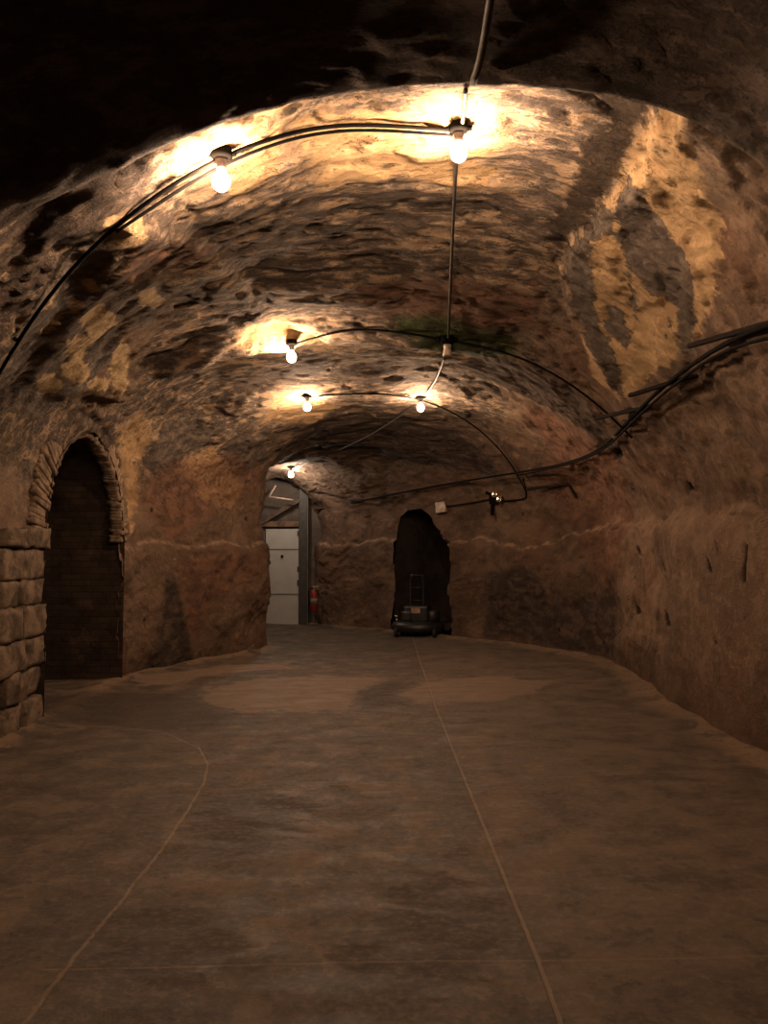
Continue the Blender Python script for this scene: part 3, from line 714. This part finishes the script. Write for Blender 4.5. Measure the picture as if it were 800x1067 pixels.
# ------------------------------------------------------------------ side passage behind the brick arch
def arch_profile(grow=0.0, n=28):
    r = ARCH_R + grow; rz = ARCH_RZ + grow
    P = [(ARCH_Y - r, -.05), (ARCH_Y - r, ARCH_SZ * .5)]
    P += [(ARCH_Y - r * math.cos(math.pi * i / n), ARCH_SZ + rz * math.sin(math.pi * i / n)) for i in range(n + 1)]
    P += [(ARCH_Y + r, ARCH_SZ * .5), (ARCH_Y + r, -.05)]
    return P
bm = bmesh.new(); rings = []
for x in np.arange(-3.16, -6.5, -.09):
    rg = []
    for (y, z) in arch_profile(.02):
        q = Vector((x, y, z))
        d = noise.fractal(q * 2.2, 1, 2, 4) * .05 - .02
        cc = Vector((x, ARCH_Y, 1.2)); q += (cc - q).normalized() * d
        rg.append(bm.verts.new(q))
    rings.append(rg)
for a, b in zip(rings, rings[1:]):
    for i in range(len(a) - 1): bm.faces.new((a[i], a[i + 1], b[i + 1], b[i]))
bm.faces.new(rings[-1])
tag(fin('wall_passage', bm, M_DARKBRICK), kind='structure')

# ------------------------------------------------------------------ stone arch surround and its pier
def rough_block(bm, M, s, amp=.02, cuts=3, seed=0.0):
    n = cuts + 1; cache = {}
    def vert(i, j, k):
        if (i, j, k) not in cache: cache[i, j, k] = bm.verts.new((i / n - .5, j / n - .5, k / n - .5))
        return cache[i, j, k]
    for i in range(n):
        for j in range(n):
            for k in (0, n):
                bm.faces.new([vert(i, j, k), vert(i + 1, j, k), vert(i + 1, j + 1, k), vert(i, j + 1, k)])
                bm.faces.new([vert(i, k, j), vert(i + 1, k, j), vert(i + 1, k, j + 1), vert(i, k, j + 1)])
                bm.faces.new([vert(k, i, j), vert(k, i + 1, j), vert(k, i + 1, j + 1), vert(k, i, j + 1)])
    vs_ = list(cache.values())
    for v in vs_:
        c = v.co.copy()
        # ease the arrises
        m = sorted([abs(c.x), abs(c.y), abs(c.z)])
        k = 1 - .035 * max(0, (m[1] - .38) / .12) ** 2
        v.co = M @ (Vector((c.x * s[0], c.y * s[1], c.z * s[2])) * k)
        v.co += Vector(noise.noise_vector(v.co * 5 + Vector((seed, 0, 0)))) * amp + Vector(noise.noise_vector(v.co * 17)) * amp * .55
    return vs_
rnd = random.Random(4)
bm = bmesh.new()
N = 84
for i in range(N):
    th = math.pi * (i + .5) / N
    inner = Vector((0, -math.cos(th) * ARCH_R, math.sin(th) * ARCH_RZ))
    ln = .27 + rnd.uniform(-.04, .04) + (.10 if th < 1.0 else 0)
    radial = inner.normalized()
    c = Vector((-3.24 + rnd.uniform(-.015, .015), ARCH_Y, ARCH_SZ)) + inner + radial * (ln / 2 - .02)
    tang = Vector((1, 0, 0)).cross(radial)
    R = Matrix((Vector((1, 0, 0)), radial, tang)).transposed().to_4x4()
    wd = math.pi * (ARCH_R + .12) / N
    rough_block(bm, Matrix.Translation(c) @ R, (.14, ln, wd * 1.0), .010, 2, i)
tag(fin('trim_1', bm, M_STONE), kind='structure')
bm = bmesh.new()
z = -.04; k = 0
while z < ARCH_SZ + .02:
    h = rnd.uniform(.17, .30); h = min(h, ARCH_SZ + .12 - z)
    cap = z + h > ARCH_SZ - .05
    y0 = ARCH_Y - ARCH_R - .98 + rnd.uniform(-.08, .08); y1 = ARCH_Y - ARCH_R + rnd.uniform(-.03, .03) + (.02 if cap else 0)
    sp = rnd.uniform(.35, .65) if k % 2 else rnd.uniform(.4, .6)
    ym = y0 + (y1 - y0) * sp
    for a, b in ((y0, ym), (ym, y1)):
        pr = rnd.uniform(-.03, .03) + (.04 if cap else 0)
        rough_block(bm, Matrix.Translation(Vector((-3.42 + pr, (a + b) / 2, z + h / 2))), (.5, (b - a) * .985, h * .99), .030, 6, k * 3.1 + a)
    z += h; k += 1
tag(fin('trim_2', bm, M_BLOCK), kind='structure')
# ------------------------------------------------------------------ far door, its post and the timbers above it
M_DOOR = simple('off_white_door_paint', (.27, .27, .255), .6, .3, 0, .06, 5, .1)
M_TIMBER = simple('dark_timber', (.07, .05, .038), .8, .2, 0, .3, 12, .3)
M_GREYP = simple('grey_board', (.09, .085, .077), .8, .2, 0, .1, 4, .1)
M_STEEL = simple('grey_painted_steel', (.03, .028, .025), .55, .3)
DY = 17.86
door = empty('door_1', (-2.05, DY, 0)); tag(door, kind='structure')
bm = bmesh.new(); box(bm, (0, 0, .965), (.66, .05, 1.93)); fin('door_leaf', bm, M_DOOR, door, False, .004)
for zz in (.62, 1.52):
    bm = bmesh.new(); box(bm, (0, -.029, zz), (.66, .012, .02)); fin('door_rail', bm, M_GREYP, door, False)
bm = bmesh.new(); box(bm, (0, -.04, 1.38), (.05, .03, .05)); fin('door_latch', bm, M_BLACK, door, False, .004)
for zz in (.85, 1.12, 1.84):
    bm = bmesh.new(); box(bm, (.335, -.03, zz), (.06, .05, .11)); fin('door_hinge', bm, M_STEEL, door, False, .004)
bm = bmesh.new(); box(bm, (-2.66, DY + .03, .95), (.52, .05, 1.9)); tag(fin('trim_4', bm, M_GREYP, None, False, .004), kind='structure')
bm = bmesh.new(); box(bm, (-1.63, DY + .02, 1.48), (.17, .16, 2.96)); tag(fin('trim_5', bm, M_STEEL, None, False, .01), kind='structure')
bm = bmesh.new(); box(bm, (-1.53, DY - .02, 1.48), (.02, .2, 2.96)); tag(fin('trim_6', bm, M_GREYP, None, False, .002), kind='structure')
bm = bmesh.new(); box(bm, (-2.35, DY + .04, 2.03), (1.3, .10, .11)); tag(fin('trim_7', bm, mat_stone('bare_lintel', (.07, .045, .03), (.13, .085, .055), 6), None, False, .004), kind='structure')
bm = bmesh.new(); box(bm, (-2.15, DY - .02, 2.25), (1.05, .09, .085), Matrix.Rotation(math.radians(-31), 3, 'Y')); 
tag(fin('timber_brace', bm, M_TIMBER, None, False, .006), 'dark diagonal timber brace across the wall above the white door', 'beam')
br = empty('pipe_bracket', (-2.1, DY - .3, 2.55)); tag(br, 'small pale metal bracket under the vault above the white door', 'bracket')
bm = bmesh.new(); tube(bm, [(-.18, 0, .02), (.30, 0, -.05)], .016, smooth=False); fin('rail', bm, M_CREAM, br)
bm = bmesh.new(); tube(bm, [(-.18, 0, .02), (-.05, 0, .24)], .014, smooth=False); fin('strut', bm, M_CREAM, br)

# ------------------------------------------------------------------ bulbs on the vault
def bulb_fixture(key, label, mat=M_BULB, box_dark=True):
    p = Vector(BAKED[key][0])
    t = empty('ceiling_bulb', p + Vector((0, 0, .01)))
    tag(t, label, 'light bulb', 'bare bulbs on the vault')
    bm = bmesh.new()
    lathe(bm, [(0, .03), (.052, .03), (.058, .0), (.058, -.018), (.040, -.028), (0, -.028)], 20)
    for s in (-1, 1): box(bm, (s * .062, 0, -.002), (.03, .022, .022))
    fin('junction_base', bm, M_BLACK, t)
    bm = bmesh.new()
    lathe(bm, [(0, -.024), (.034, -.024), (.031, -.040), (.024, -.062), (.026, -.078), (.022, -.082), (0, -.082)], 20)
    fin('socket', bm, M_BAKE, t)
    bm = bmesh.new()
    lathe(bm, [(0, -.078), (.0145, -.078), (.018, -.090), (.027, -.104), (.040, -.120), (.046, -.142), (.044, -.162), (.035, -.180), (.020, -.192), (0, -.196)], 24)
    fin('bulb', bm, mat, t)
    return t
bulb_fixture('b_near_left', 'lit bulb nearest the viewer on the left, its dark holder under the black cable')
bulb_fixture('b_near_right', 'lit bulb hanging where the straight conduit meets the nearest cross cable')
bulb_fixture('b_mid', 'lit bulb alone in a bright scooped hollow at the middle of the vault')
bulb_fixture('b_far_left', 'lit bulb at the left end of the farther cross cable')
bulb_fixture('b_far_right', 'lit bulb where the bent conduit meets the farther cross cable')
bulb_fixture('b_passage', 'whitish lit bulb over the passage in front of the white door', M_BULB2)

p = Vector(BAKED['b_junction'][0])
t = empty('empty_bulb_holder', p); tag(t, 'unlit black junction with an empty cream bulb socket beside the green-stained rock', 'lamp holder')
bm = bmesh.new(); lathe(bm, [(0, .03), (.07, .03), (.075, -.02), (.055, -.05), (0, -.05)], 18); box(bm, (.07, 0, 0), (.06, .05, .05)); box(bm, (-.07, 0, 0), (.06, .05, .05))
fin('junction_base', bm, M_BLACK, t)
bm = bmesh.new(); lathe(bm, [(0, -.045), (.040, -.045), (.038, -.075), (.034, -.085), (.042, -.125), (.045, -.16), (.03, -.165), (.026, -.12), (0, -.12)], 18)
fin('socket', bm, M_CREAM, t)

# ------------------------------------------------------------------ cables and conduits
def cable(key, name, label, cat, r, mat=M_CABLE, group=None, smooth=True, jitter=0.0, world=None):
    P = [Vector(q) for q in (world or BAKED[key])]
    # relax the run so that it spans small bumps of the rock
    for _ in range(2 if len(P) > 4 else 0):
        P = [P[0]] + [P[i] * .5 + (P[i - 1] + P[i + 1]) * .25 for i in range(1, len(P) - 1)] + [P[-1]]
    bm = bmesh.new()
    tube(bm, P, r, 10, smooth)
    return tag(fin(name, bm, mat), label, cat, group)
cable('c_front', 'conduit', 'dark conduit running overhead on the low near vault, up to its stepped edge', 'conduit', .017, M_CONDUIT)
cable('c_drop', 'conduit', 'short bright conduit between the stepped vault edge and the nearest right bulb', 'conduit', .012, M_CONDUIT)
cable('c_spine1', 'conduit', 'long straight conduit from the nearest right bulb back to the empty holder', 'conduit', .012, M_CONDUIT)
cable('c_spine2', 'conduit', 'thin bent conduit from the empty holder past the far right bulb to the passage bulb', 'conduit', .012, M_CONDUIT)
cable('c_rowA', 'electrical_cable', 'long black cable arching over the two nearest bulbs and down the left wall', 'cable', .011)
cable('c_rowA2', 'electrical_cable', 'thinner black cable just below the long one by the two nearest bulbs', 'cable', .009)
cable('c_rowB', 'electrical_cable', 'black cable from the lone middle bulb through the empty holder down to the right wall', 'cable', .011)
cable('c_rowC', 'electrical_cable', 'thin black cable over the two farther bulbs, curving down toward the right wall', 'cable', .011)
cable('c_rowC2', 'electrical_cable', 'short hooked cable end joining the twin spotlight below the wall pipe', 'cable', .012)
cable('pipe1', 'pipe', 'long dark pipe along the right wall and across to the white door passage', 'pipe', .017)
cable('pipe2', 'pipe', 'second dark line hugging the underside of the long right wall pipe', 'pipe', .012)
cable('c_plate', 'electrical_cable', 'short level cable between the pale square box and the twin spotlight', 'cable', .011)

wh = ['nearest, at the right edge of the picture', 'second from the right edge', 'farthest of three, just above the pipe bend']
for a, b, l in zip(BAKED['brackets'][:3], BAKED['brackets_tip'][:3], wh):
    bm = bmesh.new(); a = Vector(a); b = Vector(b)
    d = (b - a).normalized(); a2 = a - d * .12
    tube(bm, [a2, b], .020, 6, False)
    tag(fin('iron_peg', bm, M_RUST, None, False), 'rusty iron peg over the wall pipe, ' + l, 'peg', 'iron pegs along the right wall pipe')
a, b = Vector(BAKED['brackets'][3]), Vector(BAKED['brackets_tip'][3])
t = empty('iron_bracket', a); tag(t, 'thin angled iron bracket on the far right wall below the pipe', 'bracket')
bm = bmesh.new(); tube(bm, [Vector((0, 0, 0)), b - a], .024, 6, False); fin('arm', bm, M_RUST, t, False)
bm = bmesh.new(); tube(bm, [Vector((0, 0, 0)), Vector(BAKED['brace'][1]) - a], .018, 6, False); fin('brace', bm, M_RUST, t, False)

# ------------------------------------------------------------------ twin spotlight and the pale box on the end wall
p = Vector(BAKED['spot'][0])
yaw = math.atan2(1.0, 1.15)
t = empty('twin_spotlight', p, (0, 0, -math.radians(38))); tag(t, 'unlit spotlight with two shiny lamp heads on a black plate, under the wall pipe', 'spotlight')
bm = bmesh.new(); box(bm, (0, .02, 0), (.16, .05, .20)); box(bm, (-.03, .02, -.16), (.05, .04, .26)); box(bm, (-.08, .02, .14), (.10, .04, .18), Matrix.Rotation(.35, 3, 'Y'))
fin('mounting_plate', bm, M_BLACK, t, False, .006)
M_CHROME = simple('scuffed_chrome', (.65, .58, .5), .22, .5, 1.0, .1, 10, .05)
for dx, dz in ((.07, .05), (.16, -.03)):
    bm = bmesh.new()
    lathe(bm, [(0, -.06), (.03, -.055), (.05, -.02), (.058, .03), (.052, .04), (.03, .02), (0, .015)], 18, Matrix.Translation((dx, -.07, dz)) @ Matrix.Rotation(math.radians(80), 4, 'X'))
    fin('lamp_head', bm, M_CHROME, t)
bm = bmesh.new(); box(bm, (.12, -.02, .0), (.18, .04, .03)); fin('arm', bm, M_BLACK, t, False, .004)
p = Vector(BAKED['plate'][0])
t = empty('junction_box', p, (0, math.radians(-6), -math.radians(38))); tag(t, 'pale square junction box on the wall between dark niche and spotlight', 'junction box')
bm = bmesh.new(); box(bm, (0, 0, 0), (.2, .07, .19)); fin('box_body', bm, M_CREAM, t, False, .008)
bm = bmesh.new(); box(bm, (0, -.04, 0), (.185, .012, .175)); fin('box_lid', bm, simple('pale_grey_enamel', (.5, .42, .34), .5), t, False, .004)

# ------------------------------------------------------------------ fire extinguisher by the passage wall
t = empty('fire_extinguisher', (-1.38, 17.5, .30)); tag(t, 'red fire extinguisher hung low on the passage wall right of the door', 'fire extinguisher')
bm = bmesh.new(); lathe(bm, [(0, 0), (.06, 0), (.072, .02), (.072, .34), (.06, .385), (.03, .41), (.022, .43), (0, .43)], 20)
fin('cylinder', bm, simple('red_enamel', (.16, .014, .012), .5, .3, 0, .1), t)
bm = bmesh.new(); lathe(bm, [(0, .42), (.022, .42), (.022, .47), (0, .47)], 12); box(bm, (.03, 0, .48), (.12, .02, .014)); box(bm, (.035, 0, .50), (.13, .02, .012), Matrix.Rotation(-.15, 3, 'Y'))
fin('valve', bm, simple('grey_cast_metal', (.3, .28, .25), .5, .4, .6), t, False)
bm = bmesh.new(); tube(bm, [(.0, -.02, .46), (-.09, -.03, .44), (-.10, -.03, .3), (-.095, -.03, .12)], .011, 8); fin('hose', bm, M_BLACK, t)
bm = bmesh.new(); lathe(bm, [(.0732, .14), (.0732, .26)], 20); fin('label', bm, simple('pale_paper', (.16, .12, .10), .7), t)
bm = bmesh.new(); box(bm, (.0, .085, .3), (.05, .04, .22)); fin('wall_hook', bm, M_STEEL, t, False)

# ------------------------------------------------------------------ wheeled machine in front of the dark niche
MX = Vector((.60, 15.75, 0))
t = empty('wheeled_machine', MX, (0, 0, math.radians(-12))); tag(t, 'low black wheeled machine with an upright twin-rail mast in front of the dark niche', 'machine')
M_MACH = simple('grimy_black_paint', (.018, .016, .016), .45, .4, .2, .3, 8, .2)
M_TYRE = simple('tyre_rubber', (.012, .011, .010), .8)
bm = bmesh.new()
lathe(bm, [(0, .09), (.42, .09), (.47, .12), (.48, .18), (.44, .24), (.34, .27), (0, .28)], 28, Matrix.Diagonal((1, .8, 1, 1)))
fin('base_deck', bm, M_MACH, t)
bm = bmesh.new(); box(bm, (-.02, .03, .40), (.44, .36, .28)); box(bm, (-.18, -.02, .36), (.2, .3, .18)); fin('motor_housing', bm, M_MACH, t, False, .03)
bm = bmesh.new(); lathe(bm, [(0, 0), (.12, 0), (.13, .02), (.13, .16), (.10, .2), (0, .2)], 18, Matrix.Translation((.26, .02, .27))); fin('tank', bm, M_MACH, t)
for dx in (-.15, .08):
    bm = bmesh.new(); tube(bm, [(dx, .1, .25), (dx, .12, .9), (dx * .8, .1, 1.08)], .02, 8); fin('mast_rail', bm, M_MACH, t)
for zz in (.62, .85, 1.07):
    bm = bmesh.new(); tube(bm, [(-.15, .12, zz), (.08, .12, zz)], .016, 8, False); fin('crossbar', bm, M_MACH, t)
bm = bmesh.new(); box(bm, (-.01, -.165, .46), (.16, .015, .09)); fin('name_plate', bm, simple('worn_pale_label', (.30, .2, .13), .7), t, False)
for dx, dy in ((-.34, -.26), (.34, -.26), (-.34, .26), (.34, .26)):
    bm = bmesh.new(); lathe(bm, [(0, -.03), (.07, -.03), (.085, -.02), (.085, .02), (.07, .03), (0, .03)], 20, Matrix.Translation((dx, dy, .085)) @ Matrix.Rotation(math.radians(90), 4, 'Y')); 
    o = fin('wheel', bm, M_TYRE, t)
bm = bmesh.new(); lathe(bm, [(0, 0), (.02, 0), (.024, .03), (.01, .045), (0, .045)], 12, Matrix.Translation((-.36, -.12, .33))); box(bm, (-.36, -.10, .27), (.03, .03, .12)); fin('control_knob', bm, M_CHROME, t)
